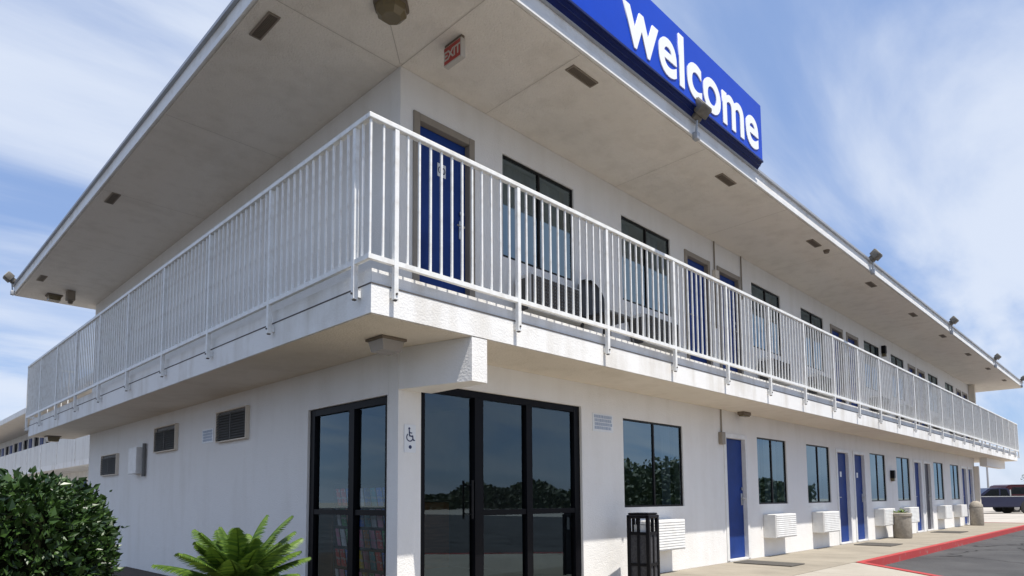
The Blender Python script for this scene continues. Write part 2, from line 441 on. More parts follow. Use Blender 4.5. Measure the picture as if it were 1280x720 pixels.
def strip(x0, y0, x1, y1, wd=.008):
    d = Vector((x1-x0, y1-y0)).normalized(); nn = Vector((-d.y, d.x))*wd*.5; z = ZS-.003
    obj('soffit_joint', MB().quad((x0+nn.x, y0+nn.y, z), (x1+nn.x, y1+nn.y, z), (x1-nn.x, y1-nn.y, z), (x0-nn.x, y0-nn.y, z)), M['soffitseam'], roof)
strip(-RO+.03, 0.04, -.004, 0.04); strip(0.0, -.004, 0.0, -RO+.03); strip(-RO+.05, -RO+.05, -.02, -.02)
for x in (1.15, 3.6, 6.05, 8.5, 10.95, 13.4, 18.3, 23.2): strip(x, -.004, x-.02, -RO+.03, .006)
for y in (2.5, 5.0, 7.4, 9.9): strip(-.004, y, -RO+.03, y, .006)

# --- upper walkway slab
XE, YE = 31.2, 12.66
slab = MB()
outl = [(-BX, -BY), (XE, -BY), (XE, 1.6), (LX+.002, 1.6), (LX+.002, -.002), (-.002, -.002), (-.002, YE), (-BX, YE)]
slab.prism(outl, ZFB, ZFT)
balcony = obj('walkway_slab', slab, M['fascia'], motel)
sl2 = [(-BX+.012, -BY+.012), (XE-.012, -BY+.012), (XE-.012, 1.59), (LX+.01, 1.59), (LX+.01, -.003), (-.003, -.003), (-.003, YE-.012), (-BX+.012, YE-.012)]
obj('soffit', MB().prism(sl2, ZFB-.006, ZFB-.002), M['lowsoffit'], balcony)
dk = [(-BX+.03, -BY+.03), (XE-.03, -BY+.03), (XE-.03, 1.58), (LX+.004, 1.58), (LX+.004, -.004), (-.004, -.004), (-.004, YE-.03), (-BX+.03, YE-.03)]
obj('deck', MB().prism(dk, ZFT+.001, ZD-.02), M['concrete'], balcony)
lip = MB()
lip.box(-BX+.012, XE-.012, -BY+.012, -BY+.10, ZFT+.013, ZLIP)
lip.box(-BX+.012, -BX+.10, -BY+.102, YE-.012, ZFT+.013, ZLIP)
lip.box(-BX+.102, -.01, YE-.1, YE-.012, ZFT+.013, ZLIP)
lip.box(XE-.1, XE-.012, -BY+.102, 1.59, ZFT+.013, ZLIP)
obj('edge_kerb', lip, M['fascia'], balcony)
dl = MB(); dl.box(-BX-.004, XE, -BY-.004, -BY+.02, ZFT+.001, ZFT+.011); dl.box(-BX-.004, -BX+.02, -BY+.022, YE, ZFT+.001, ZFT+.011)
obj('drip_joint', dl, M['seam'], balcony)
bmz = MB().prism([(.006, -.003), (.205, -BY+.004), (.39, -BY+.004), (.39, -.003)], 2.10, ZFB-.008); obj('beam', bmz, M['wall'], motel)
bmz = MB().bbox(LX+.004, 30.9, -.42, -.18, 2.18, ZFB-.008, .006); obj('beam', bmz, M['wall'], motel)
bmz = MB().bbox(26.72, 26.88, -.16, -.004, GZ, 2.178, .008); obj('column', bmz, M['lowsoffit'], motel)
bmz = MB().bbox(26.7, 26.88, -.20, -.004, ZD, ZS-.004, .008); obj('column', bmz, M['lowsoffit'], motel)

# --- railing
RF, RL = -BY-.05, -BX-.05          # railing centre lines (front Y, side X)
ZR, ZB = 4.057, 2.925
rail = obj('balcony_railing', MB().bbox(RL-.024, XE+.05, RF-.024, RF+.024, ZR-.022, ZR+.022, .006)
           .bbox(RL-.024, RL+.024, RF+.026, YE, ZR-.022, ZR+.022, .006), M['rail'], motel)
obj('bottom_rail', MB().box(RL-.02, XE+.05, RF-.018, RF+.018, ZB-.02, ZB+.02).box(RL-.018, RL+.018, RF+.02, YE, ZB-.02, ZB+.02)
    .box(RL+.02, -.02, YE-.03, YE, ZB-.02, ZB+.02).box(RL+.026, -.02, YE-.04, YE, ZR-.02, ZR+.02)
    .box(XE+.01, XE+.05, RF+.02, 1.6, ZB-.02, ZB+.02).box(XE+.01, XE+.05, RF+.026, 1.6, ZR-.02, ZR+.02), M['rail'], rail)
# posts: flat tube standing in front of the fascia, dark plug painted as the shaded hollow of the pipe foot
def post_mesh(rot):
    p = MB()
    p.bbox(-.021, .021, -.021, .021, ZFT-.105, ZR-.023, .005)
    p.box(-.019, .019, .0215, .047, ZFT-.085, ZFT-.03)
    p.box(-.013, .013, -.013, .013, ZFT-.113, ZFT-.104, 1)
    p.tube((0, -.022, ZFT-.06), (0, -.03, ZFT-.06), .010, n=6, mi=1)
    if rot: p.xform(Matrix.Rotation(R(-90), 4, 'Z'))
    return p
px = [-.66 + 1.41*k for k in range(23)]; py = [-.66 + 1.49*k for k in range(9)] + [YE-.03]
p0 = obj('post', post_mesh(False), [M['rail'], M['seam']], rail, (px[0], RF, 0))
for x in px[1:] + [XE+.03]: c = p0.copy(); col.objects.link(c); c.location = (x, RF, 0)
p1 = obj('post', post_mesh(True), [M['rail'], M['seam']], rail, (RL, py[0], 0))
for y in py[1:]: c = p1.copy(); col.objects.link(c); c.location = (RL, y, 0)
CAM = Vector((-3.65, -5.106, 1.05))
spots = [(RL, RF)]
def fill(a, b, n): return [a+(b-a)*(k+1)/(n+1) for k in range(n)]
xs = [RL] + px + [XE+.03]; ys = [RF] + py
for a, b in zip(xs[:-1], xs[1:]): spots += [(x, RF) for x in fill(a, b, max(1, round((b-a)/.118)-1))]
for a, b in zip(ys[:-1], ys[1:]): spots += [(RL, y) for y in fill(a, b, max(1, round((b-a)/.118)-1))]
spots += [(XE+.03, y) for y in fill(RF, 1.6, 19)] + [(x, YE-.02) for x in fill(RL, -.02, 6)]
spots.sort(key=lambda s: (s[0]-CAM.x)**2+(s[1]-CAM.y)**2)
b0 = obj('baluster', MB().box(-.0085, .0085, -.0085, .0085, ZB+.021, ZR-.023), M['rail'], rail, (*spots[0], 0))
for s in spots[1:100]: c = b0.copy(); col.objects.link(c); c.location = (*s, 0)
bs = MB()
for x, y in spots[100:]: bs.box(x-.0085, x+.0085, y-.0085, y+.0085, ZB+.021, ZR-.023)
o = obj('balusters', bs, M['rail'], rail); o['kind'] = 'stuff'

# --- windows (frame > pane, curtain): one of each kind, then copies
def window_parts(wd, z0, z1, pull):
    """local x 0..wd; outer wall face at y=0"""
    f = MB(); t = .026
    f.box(0, wd, .022, .062, z0, z0+t).box(0, wd, .022, .062, z1-t, z1)
    f.box(0, t, .022, .062, z0+t, z1-t).box(wd-t, wd, .022, .062, z0+t, z1-t)
    f.box(wd/2-.015, wd/2+.015, .018, .058, z0+t, z1-t)
    p = MB().quad((t, .034, z0+t), (wd-t, .034, z0+t), (wd-t, .034, z1-t), (t, .034, z1-t))
    c = MB(); n = 60; pts = []
    for i in range(n+1):
        u = i/n; x = .02+u*(wd-.04); y = .20+.025*math.sin(u*46)+.012*math.sin(u*17+1)
        pts.append((x, y))
    segs = [(0, int(n*pull)), (n-int(n*pull), n)] if pull < .5 else [(0, n)]
    for a, b in segs:
        for i in range(a, b):
            c.quad((pts[i][0], pts[i][1], z0-.1), (pts[i+1][0], pts[i+1][1], z0-.1), (pts[i+1][0], pts[i+1][1], z1+.05), (pts[i][0], pts[i][1], z1+.05))
    return f, p, c
def window(x0, x1, zoff, pull=.5, gm='glass'):
    f, p, c = window_parts(x1-x0, WB+zoff, WT+zoff, pull)
    w = obj('window', f, M['bronze'], motel, (x0, 0, 0))
    obj('pane', p, M[gm], w); obj('curtain', c, M['curtain'], w)
    return w
window(*front_w[0], 0, .16)
for i, (a, b) in enumerate(front_w[1:]): window(a, b, 0, .5 if i % 3 else .42)
for i, (a, b) in enumerate(up_w): window(a, b, ZD, .5 if i % 4 != 1 else .38)

# --- doors (leaf > frame, handle, number plate)
def door(x0, x1, zo, mat, framem, handle_right=True, number=None):
    w = x1-x0; z0 = zo+.02; z1 = zo+DT-(.03 if zo else 0)
    if zo: z0 = zo+.06
    d = MB().bbox(.035, w-.035, .055, .095, z0+.02, z1-.04, .004)
    leaf = obj('door', d, M[mat], motel, (x0, 0, 0))
    f = MB(); pr = -.018
    f.bbox(-.045, .034, pr, .10, z0, z1+.045, .005).bbox(w-.034, w+.045, pr, .10, z0, z1+.045, .005)
    f.bbox(.0345, w-.0345, pr+.002, .10, z1-.035, z1+.043, .005)
    f.box(.0345, w-.0345, pr+.004, .10, z0-.015, z0+.016)
    obj('door_frame', f, M[framem], leaf)
    hx = w-.10 if handle_right else .10
    h = MB().bbox(hx-.03, hx+.03, .043, .0545, z0+.90, z0+1.10, .004)
    h.tube((hx, .045, z0+1.02), (hx, -.005, z0+1.02), .012, n=8)
    h.tube((hx, -.003, z0+1.02), (hx-.10*(1 if handle_right else -1), -.003, z0+1.02), .009, n=8)
    h.tube((hx, .044, z0+1.18), (hx, .03, z0+1.18), .028, n=12)
    obj('handle', h, M['steel'], leaf, smooth=True)
    if number:
        pl = obj('number_plate', MB().box(w/2-.055, w/2+.055, .050, .0545, z0+1.50, z0+1.64), M['paper'], leaf)
        me = text_mesh(number, .10, .001, .001, 'CENTER'); place_mesh('number', me, M['ink'], leaf, face_minus_y((w/2, .049, z0+1.535)))
    return leaf
for i, (a, b) in enumerate(front_d):
    hr = (i == 0) or (i % 2 == 0)
    d = door(a, b, 0, 'darkdoor' if i == 4 else 'door', 'trimw' if i != 0 else 'trimw', hr)
    if i in (1, 2):
        obj('number_plate', MB().box((b-a)/2-.05, (b-a)/2+.05, .050, .0545, 1.50, 1.62), M['paper'], d)
for i, (a, b) in enumerate(up_d):
    door(a, b, ZD, 'door', 'frametan', (i % 2 == 0), '00' if i == 0 else None)
# conduits running down beside doors
def conduit(x, z0, z1):
    obj('conduit', MB().tube((x, -.016, z0), (x, -.016, z1), .012, n=8), M['frametan'], motel, smooth=True)
conduit(6.37, ZD+1.0, ZS-.004); conduit(7.36, ZD+1.7, ZS-.004); conduit(6.42, 2.10, ZFB-.008)
obj('junction_box', MB().bbox(6.33, 6.45, -.07, -.002, 1.92, 2.12, .006), M['frametan'], motel)
obj('junction_box', MB().bbox(6.31, 6.43, -.06, -.002, ZD+1.85, ZD+1.98, .006), M['lowsoffit'], motel)

# --- lobby glazing
def storefront_front():
    f = MB(); y0, y1 = .035, .11
    f.box(.27, .345, y0, y1, 0, 2.2).box(2.665, 2.77, y0, y1, 0, 2.2)
    f.box(.346, 2.664, y0+.002, y1, 2.125, 2.2).box(.346, 2.664, y0+.002, y1, 0, .07)
    f.box(1.0, 1.12, y0-.012, y1, .071, 2.124).box(1.80, 1.895, y0-.006, y1, .071, 2.124)
    f.box(1.121, 1.799, y0+.004, y1, .88, .94).box(1.896, 2.664, y0+.004, y1, .88, .94)
    s = obj('storefront', f, M['black'], motel)
    for a, b, c, d in ((.345, 1.0, .07, 2.125), (1.12, 1.80, .07, .88), (1.12, 1.80, .94, 2.125), (1.895, 2.665, .07, .88), (1.895, 2.665, .94, 2.125)):
        obj('pane', MB().quad((a, .07, c), (b, .07, c), (b, .07, d), (a, .07, d)), M['lobbyglass'], s)
    h = MB().tube((1.04-.10, .0, .85), (1.04-.10, .0, 1.25), .012, n=8); h.tube((.94, 0, .9), (.94, .07, .9), .008, n=6).tube((.94, 0, 1.2), (.94, .07, 1.2), .008, n=6)
    obj('handle', h, M['bronze'], s)
def storefront_side():
    f = MB(); x0, x1 = .03, .10
    a, b = SL[0], SL[1]
    f.box(x0, x1, a, a+.075, 0, SL[3]).box(x0, x1, b-.10, b, 0, SL[3])
    f.box(x0+.002, x1, a+.076, b-.101, SL[3]-.075, SL[3]).box(x0+.002, x1, a+.076, b-.101, 0, .08)
    f.box(x0-.01, x1, .80, .90, .081, SL[3]-.076)
    f.box(x0+.004, x1, a+.076, .799, .90, .955).box(x0+.004, x1, .901, b-.101, .90, .955)
    s = obj('storefront', f, M['black'], motel)
    for p, q in ((a+.075, .80), (.90, b-.10)):
        for c, d in ((.08, .90), (.955, SL[3]-.075)):
            obj('pane', MB().quad((.065, p, c), (.065, p, d), (.065, q, d), (.065, q, c)), M['lobbyglass'], s)
storefront_front(); storefront_side()

# ------------------------------------------------------------------ welcome sign
sg = thing('roof_sign', 'long bright blue sign reading welcome in white along the roof edge', 'sign', (0, 0, 0))
cab = MB()
prof = [(-1.50, 5.625), (-1.50, 6.42), (-1.22, 6.42), (-1.22, 5.565), (-1.405, 5.565), (-1.425, 5.535), (-1.485, 5.60)]
x0, x1 = -1.6, 4.93
n = len(prof)
cab.poly([(x1, y, z) for y, z in prof]); cab.poly([(x0, y, z) for y, z in prof][::-1])
for k in range(n):
    (ya, za), (yb, zb) = prof[k], prof[(k+1) % n]
    if k == 0: continue
    cab.quad((x0, ya, za), (x1, ya, za), (x1, yb, zb), (x0, yb, zb))
obj('cabinet', cab, M['signnavyshade'], sg)
obj('face', MB().quad((x0+.004, -1.501, 5.645), (x1-.004, -1.501, 5.645), (x1-.004, -1.501, 6.405), (x0+.004, -1.501, 6.405)).quad((x0, -1.5, 5.625), (x1, -1.5, 5.625), (x1, -1.5, 6.42), (x0, -1.5, 6.42)), M['signblue'], sg)
tr = MB().bbox(x0, x1+.002, -1.512, -1.485, 5.605, 5.632, .004).bbox(x0, x1+.002, -1.470, -1.452, 5.568, 5.585, .003)
obj('trim', tr, M['signnavyshade'], sg)
me = text_mesh('welcome', .78, .006, .016, 'LEFT', 1.02)
xsv = [v.co.x for v in me.vertices]; ysv = [v.co.y for v in me.vertices]
sx = (4.80-1.66)/(max(xsv)-min(xsv)); sy = .635/(max(ysv)-min(ysv))
me.transform(Matrix.Translation((-min(xsv), -min(ysv), 0))); me.transform(Matrix.Diagonal((sx, sy, 1, 1)))
place_mesh('lettering', me, M['signwhite'], sg, face_minus_y((1.66, -1.506, 5.695)))

# ------------------------------------------------------------------ lights, vents, exit sign
def flood(loc, rz, label):
    t = thing('floodlight', label, 'floodlight', loc, rz, 'floodlights along the roof edge'); t.scale = (.82, .82, .9)
    h = MB(); bx = [(-.13, -.09), (.13, -.09), (.13, .09), (-.13, .09)]
    m = Matrix.Translation((0, -.05, .24)) @ Matrix.Rotation(R(52), 4, 'X')
    hb = MB().bbox(-.135, .135, -.085, .085, -.05, .10, .015); hb.bbox(-.095, .095, -.06, .06, -.13, -.045, .02)
    obj('housing', hb.xform(m), M['floodgrey'], t, smooth=True)
    obj('lens', MB().bbox(-.12, .12, -.07, .07, .1005, .112, .004).xform(m), M['floodlens'], t)
    br = MB().tube((0, .02, -.06), (0, .0, .12), .016, n=8).bbox(-.045, .045, -.02, .06, -.14, -.04, .008)
    obj('bracket', br, M['drip'], t, smooth=True)
    return t
f0 = flood((3.22, -RO-.065, 5.40), 0, 'grey floodlight standing in front of the sign below the letter o')
fl = [(9.90, 'first floodlight past the right end of the blue sign'), (16.5, 'second floodlight past the blue sign along the front roof edge'),
      (22.9, 'third floodlight past the blue sign, small against the sky'), (28.6, 'farthest floodlight at the far right roof corner')]
for x, lb in fl: copy_tree(f0, None, (x, -RO-.065, 5.40), lb)
fL = copy_tree(f0, None, (-RO-.065, LY+.2, 5.42), 'floodlight at the far left end of the roof, facing left'); fL.rotation_euler = (0, 0, R(-90))

def vent(loc, rz, label, L=.40, W=.11):
    t = thing('soffit_vent', label, 'vent', loc, rz, 'vents in the roof soffit')
    fr = MB(); a, b = L/2, W/2
    fr.box(-a, a, -b, -b+.015, -.014, -.001).box(-a, a, b-.015, b, -.014, -.001).box(-a, -a+.015, -b+.015, b-.015, -.014, -.001).box(a-.015, a, -b+.015, b-.015, -.014, -.001)
    obj('frame', fr, M['ventfin'], t)
    s = MB().box(-a+.015, a-.015, -b+.015, b-.015, -.004, -.001)
    for k in range(5):
        y = -b+.027+k*(W-.054)/4; s.box(-a+.015, a-.015, y-.004, y+.004, -.012, -.004)
    obj('slats', s, M['vent'], t)
    return t
names = ['brown soffit vent above the gap between the first upper window and the corner door', 'brown soffit vent just past the floodlight below the sign',
         'third soffit vent from the corner, before the first free floodlight', 'soffit vent close under the first floodlight beyond the sign',
         'soffit vent midway between the first two floodlights beyond the sign', 'soffit vent right beside the second floodlight beyond the sign',
         'soffit vent midway between second and third floodlights beyond the sign', 'small far soffit vent under the third floodlight beyond the sign', 'last soffit vent before the far roof corner']
v0 = vent((1.40, -1.17, ZS), 0, names[0])
for x, lb in zip((4.5, 7.66, 10.74, 13.9, 16.85, 20.1, 23.3, 26.5), names[1:]): copy_tree(v0, None, (x, -1.17, ZS), lb)
for y, lb in ((.41, 'dark soffit vent near the top left, closest to the corner light'), (5.2, 'soffit vent halfway along the left roof edge'), (9.9, 'soffit vent near the far left end of the roof')):
    c = copy_tree(v0, None, (-1.2, y, ZS), lb); c.rotation_euler = (0, 0, R(90))
tag(obj('sensor', MB().lathe([(0, -.05), (.04, -.05), (.05, -.02), (.055, -.001)], 12), M['vent'], None, (8.16, -1.2, ZS), smooth=True),
    'small dark round sensor beside the third soffit vent', 'sensor')

# octagonal amber fixture at the corner of the soffit
t = thing('ceiling_light', 'amber faceted ceiling light at the top corner of the soffit', 'ceiling light', (-.53, -.60, ZS), R(22.5), 'ceiling lights under the overhangs'); t.scale = (.86, .86, .8)
obj('lens', MB().lathe([(0, -.15), (.10, -.15), (.155, -.10), (.165, -.03)], 8), M['amber'], t)
obj('base', MB().lathe([(.165, -.032), (.185, -.03), (.185, -.001)], 8), M['vent'], t)
def square_light(loc, label, lens='frost'):
    t = thing('ceiling_light', label, 'ceiling light', loc, 0, 'ceiling lights under the overhangs')
    obj('base', MB().bbox(-.135, .135, -.135, .135, -.025, -.001, .006), M['vent'], t)
    b = MB(); pr = []
    def ring(h, z): return [(-h, -h, z), (h, -h, z), (h, h, z), (-h, h, z)]
    r0, r1 = ring(.115, -.026), ring(.095, -.12)
    for k in range(4): b.quad(r0[k], r0[(k+1) % 4], r1[(k+1) % 4], r1[k])
    b.poly(r1); obj('lens', b, M[lens], t)
    return t
square_light((-.28, -.20, ZFB-.006), 'square frosted ceiling light under the corner of the walkway')
square_light((-.80, 11.0, ZS), 'dark square ceiling light under the far left roof end', 'amber')
square_light((-.5, 12.1, ZFB-.006), 'dark ceiling light under the far left end of the walkway', 'amber')
t = thing('emergency_light', 'boxy emergency light fixed to the soffit at far left', 'light', (-.62, 10.45, ZS), 0)
obj('housing', MB().bbox(-.07, .07, -.09, .09, -.20, -.001, .01), M['ventfin'], t)
obj('lamp_head', MB().lathe([(0, -.27), (.04, -.26), (.05, -.201)], 12), M['vent'], t, (0, 0, 0), smooth=True)
t = thing('bulkhead_lamp', 'small dark lamp under the walkway above the first blue door', 'lamp', (7.05, -.12, ZFB-.006), 0)
obj('housing', MB().bbox(-.14, .14, -.06, .06, -.055, -.001, .01), M['vent'], t); obj('lens', MB().bbox(-.12, .12, -.045, .045, -.075, -.056, .006), M['amber'], t)
def wall_lamp(loc, label):
    t = thing('wall_lamp', label, 'lamp', loc, 0, 'wall lamps between windows')
    obj('housing', MB().bbox(-.07, .07, -.10, -.001, -.05, .16, .01), M['bin'], t)
    obj('lens', MB().bbox(-.055, .055, -.095, -.01, -.13, -.051, .008), M['amber'], t)
wall_lamp((15.85, 0, 1.58), 'black wall lamp between two ground floor windows'); wall_lamp((15.66, 0, 4.90), 'dark wall lamp high between two upper windows')

t = thing('exit_sign', 'red exit sign hanging under the soffit by the corner door', 'sign', (.15, -.645, ZS), 0)
obj('housing', MB().bbox(-.028, .028, -.125, .125, -.215, -.03, .006), M['exitcase'], t)
obj('hanger', MB().box(-.02, .02, -.12, .12, -.029, -.001), M['vent'], t)
obj('face', MB().box(-.0325, -.029, -.113, .113, -.203, -.042), M['red'], t)
me = text_mesh('EXIT', .125, .001, .0025, 'CENTER', .92)
place_mesh('lettering', me, M['exitcase'], t, face_minus_x((-.034, 0, -.170)))

# ------------------------------------------------------------------ signs on the walls
t = thing('access_plaque', 'white wheelchair access plaque on the pillar between the lobby windows', 'sign', (.135, 0, 1.50), 0)
obj('plate', MB().bbox(-.068, .068, -.008, -.001, 0, .27, .003), M['paper'], t)
ic = MB()
def disc(cx, cz, r, r2=0, a0=0, a1=360, y=-.0095, n=20):
    for k in range(n):
        u, v = R(a0+(a1-a0)*k/n), R(a0+(a1-a0)*(k+1)/n)
        ic.quad((cx+r2*math.cos(u), y, cz+r2*math.sin(u)), (cx+r*math.cos(u), y, cz+r*math.sin(u)), (cx+r*math.cos(v), y, cz+r*math.sin(v)), (cx+r2*math.cos(v), y, cz+r2*math.sin(v)))
def bar(xa, za, xb, zb, w, y):
    d = Vector((xb-xa, zb-za)).normalized(); q = Vector((-d.y, d.x))*w/2
    ic.quad((xa+q.x, y, za+q.y), (xb+q.x, y, zb+q.y), (xb-q.x, y, zb-q.y), (xa-q.x, y, za-q.y))
disc(-.012, .232, .0125); disc(-.005, .148, .042, .031, 125, 395, -.0095, 28)
bar(-.012, .218, -.008, .160, .014, -.0098); bar(-.010, .193, .022, .190, .010, -.0101)
bar(-.012, .163, .026, .158, .013, -.0104); bar(.024, .160, .040, .118, .012, -.0107); bar(.038, .119, .055, .123, .010, -.011)
disc(0, .055, .018); 
obj('symbol', ic, M['ink'], t)
def notice(name, label, mat4, wd, ht, lines):
    t = thing(name, label, 'sign', (0, 0, 0)); t.matrix_world = mat4
    obj('plate', MB().box(0, wd, -.006, -.001, 0, ht), M['paper'], t)
    mb = MB(); rnd = random.Random(3); rows = lines
    for k in range(rows):
        z = ht*(.84-.21*k); x = wd*.06+rnd.random()*.02
        while x < wd*.9:
            w = rnd.uniform(.012, .03); h = ht*.085
            mb.quad((x, -.0068, z-h), (x+w*.7, -.0068, z-h), (x+w*.7, -.0068, z+h), (x, -.0068, z+h)); x += w
    obj('lettering', mb, M['inkblue'], t)
notice('wall_notice', 'white notice with four lines of blue print beside the lobby glazing', Matrix.Translation((2.99, 0, 1.91)), .44, .23, 4)
notice('wall_notice', 'small pale blue lined notice beside a louvre on the left wall', Matrix.Translation((0, 4.86, 1.89)) @ Matrix.Rotation(R(-90), 4, 'Z'), .42, .2, 4)

# louvred vents on the left wall
def louvre(y0, y1, z0, z1, label):
    t = thing('wall_louvre', label, 'vent', (0, (y0+y1)/2, z0), 0, 'louvred vents on the left wall'); t.scale = (.55, 1, 1)
    w = (y1-y0)/2; h = z1-z0
    f = MB().box(-.10, -.001, -w, -w+.015, 0, h).box(-.10, -.001, w-.015, w, 0, h).box(-.102, -.001, -w+.015, w-.015, h-.015, h).box(-.102, -.001, -w+.015, w-.015, 0, .015)
    obj('frame', f, M['lowsoffit'], t)
    s = MB().box(-.02, -.001, -w+.015, w-.015, .015, h-.015)
    k = .05
    while k < h-.05:
        s.quad((-.095, -w+.016, k-.012), (-.095, w-.016, k-.012), (-.03, w-.016, k+.022), (-.03, -w+.016, k+.022))
        s.quad((-.095, -w+.016, k-.018), (-.095, w-.016, k-.018), (-.03, w-.016, k+.016), (-.03, -w+.016, k+.016)); k += .036
    for y in (0,): s.box(-.101, -.0955, y-.006, y+.006, .03, h-.03)
    obj('slats', s, M['louver'], t)
louvre(3.26, 4.24, 1.86, 2.29, 'dark louvred vent on the left wall nearest the lobby')
louvre(5.85, 6.85, 1.86, 2.28, 'dark louvred vent in the middle of the left wall')
louvre(8.99, 10.05, 1.57, 1.98, 'lower louvred vent at the far end of the left wall')
t = thing('electrical_box', 'pale electrical box with conduit on the left wall', 'box', (0, 7.62, 1.54), 0)
obj('housing', MB().bbox(-.14, -.001, -.16, .28, .0, .46, .008), M['trimw'], t)
obj('conduit', MB().tube((-.04, -.25, -.05), (-.04, -.25, .52), .03, n=10), M['louver'], t, smooth=True)

# ------------------------------------------------------------------ air conditioners
def ac_unit(label, loc, face):
    t = thing('air_conditioner', label, 'air conditioner', loc, 0, 'air conditioners under the windows')
    obj('cabinet', MB().bbox(-.46, .46, -.23, -.002, 0, .42, .012), M['acwhite'], t)
    gr = MB(); k = .035
    if face == 'white':
        while k < .40:
            gr.quad((-.44, -.236, k-.010), (.44, -.236, k-.010), (.44, -.2315, k+.018), (-.44, -.2315, k+.018))
            gr.quad((-.44, -.236, k-.010), (.44, -.236, k-.010), (.44, -.2315, k-.013), (-.44, -.2315, k-.013)); k += .036
        obj('grille', gr, M['acwhite'], t)
    else:
        gr.box(-.44, .44, -.2335, -.2310, .02, .40)
        obj('grille', gr, M['acgrey'], t)
        cr = MB()
        for i in range(22):
            x = -.43+i*.041
            cr.box(x, x+.012, -.240, -.2337, .02, .40)
        for i in range(10):
            z = .03+i*.039
            cr.box(-.44, .44, -.2455, -.2402, z, z+.011)
        obj('louvers', cr, M['acdark'], t)
    if face != 'white': obj('shaded_side', MB().bbox(-.49, -.462, -.20, -.03, .0, .36, .004), M['acdark'], t)  # dark slab puts the shade on the cabinet's left side into colour
    return t
lw = ['under the wide window behind the black bin', 'just right of the first ground floor blue door', 'left of the ground floor door pair', 'just left of the concrete planter',
      'half hidden behind the concrete planter', 'left of two under the far ground floor windows', 'right of two under the far ground floor windows']
a0 = None; a1 = None
for (a, b), lb in zip(front_w, lw):
    L = ((a+b)/2-(.08 if a < 4 else .05), 0, .33); label = 'white ground floor air conditioner '+lb
    if a0 is None: a0 = ac_unit(label, L, 'white')
    else: copy_tree(a0, None, L, label)
uw = ['beside the dark chair', 'left of the first upper door pair', 'right of the first upper door pair', 'left of the second upper door pair', 'right of the second upper door pair',
      'left of the third upper door pair', 'right of the third upper door pair', 'under the last upper window']
for (a, b), lb in zip(up_w, uw):
    L = ((a+b)/2+(.02 if a < 2 else 0), 0, ZD+.31); label = 'grey grilled air conditioner on the upper walkway '+lb
    if a1 is None: a1 = ac_unit(label, L, 'grey')
    else: copy_tree(a1, None, L, label)

# ------------------------------------------------------------------ chair on the walkway
t = thing('chair', 'dark grey round-backed chair on the upper walkway by the first window', 'chair', (2.80, -.38, ZD-.02), R(180))
# local: faces +y before turning; back at -y
bk = MB(); nseg = 14
rows = []
for i in range(nseg+1):
    u = i/nseg; z = .42+u*.55
    hw = .27*math.sqrt(max(0, 1-max(0, (u-.45)/.55)**2.4)) if u > .45 else .25+.02*u/.45
    hw = max(hw, .03); ring = []
    for j in range(9):
        v = -1+2*j/8; ring.append((v*hw, -.22-.09*u+.07*v*v, z))
    rows.append(ring)
for i in range(nseg):
    for j in range(8):
        bk.quad(rows[i][j], rows[i][j+1], rows[i+1][j+1], rows[i+1][j])
        f = lambda p: (p[0], p[1]-.018, p[2])
        bk.quad(f(rows[i][j]), f(rows[i+1][j]), f(rows[i+1][j+1]), f(rows[i][j+1]))
for i in range(nseg):
    for j in (0, 8):
        a, b = rows[i][j], rows[i+1][j]; bk.quad(a, b, (b[0], b[1]-.018, b[2]), (a[0], a[1]-.018, a[2]))
obj('backrest', bk, M['chair'], t)
obj('seat', MB().bbox(-.25, .25, -.22, .25, .39, .43, .012), M['chair'], t)
for x in (-.22, .22):
    for y0, y1 in ((-.18, -.24), (.2, .24)): obj('leg', MB().tube((x, y0, .39), (x*1.1, y1, 0), .022, .016, n=8), M['chair'], t)
    if False: obj('armrest', MB().bbox(x*1.16-.025, x*1.16+.025, -.25, .22, .62, .65, .01).tube((x*1.16, .2, .62), (x*1.1, .21, .41), .018, n=8), M['chair'], t)

# ------------------------------------------------------------------ bins, planter, dark slabs
t = thing('litter_bin', 'black square litter bin with grey mesh panels beside the lobby glazing', 'bin', (3.40, -.45, 0), R(8))
b = MB(); h = .128
for sx in (-1, 1):
    for sy in (-1, 1): b.bbox(sx*h-.022, sx*h+.022, sy*h-.022, sy*h+.022, .02, .84, .004)
for z in (.04, .22, .60): 
    for s in (-1, 1):
        b.box(-h+.023, h-.023, s*h-.016, s*h+.016, z, z+.035); b.box(s*h-.016, s*h+.016, -h+.023, h-.023, z, z+.035)
for s in (-1, 1): b.box(-.016, .016, s*h-.017, s*h+.017, .076, .599); b.box(s*h-.017, s*h+.017, -.016, .016, .076, .599); b.box(-.014, .014, s*h-.017, s*h+.017, .636, .80); b.box(s*h-.017, s*h+.017, -.014, .014, .636, .80)
obj('frame', b, M['bin'], t)
pn = MB()
for s in (-1, 1): pn.box(-h+.02, h-.02, s*h-.004, s*h+.004, .05, .61); pn.box(s*h-.004, s*h+.004, -h+.02, h-.02, .05, .61)
obj('mesh_panel', pn, M['binmesh'], t)
obj('lid', MB().bbox(-h-.022, h+.022, -h-.022, h+.022, .80, .845, .012).bbox(-h-.01, h+.01, -h-.01, h+.01, .846, .87, .01), M['bin'], t)
obj('liner', MB().lathe([(0, .05), (.10, .05), (.11, .72), (.10, .72), (.095, .1)], 18), M['acwhite'], t, smooth=True)

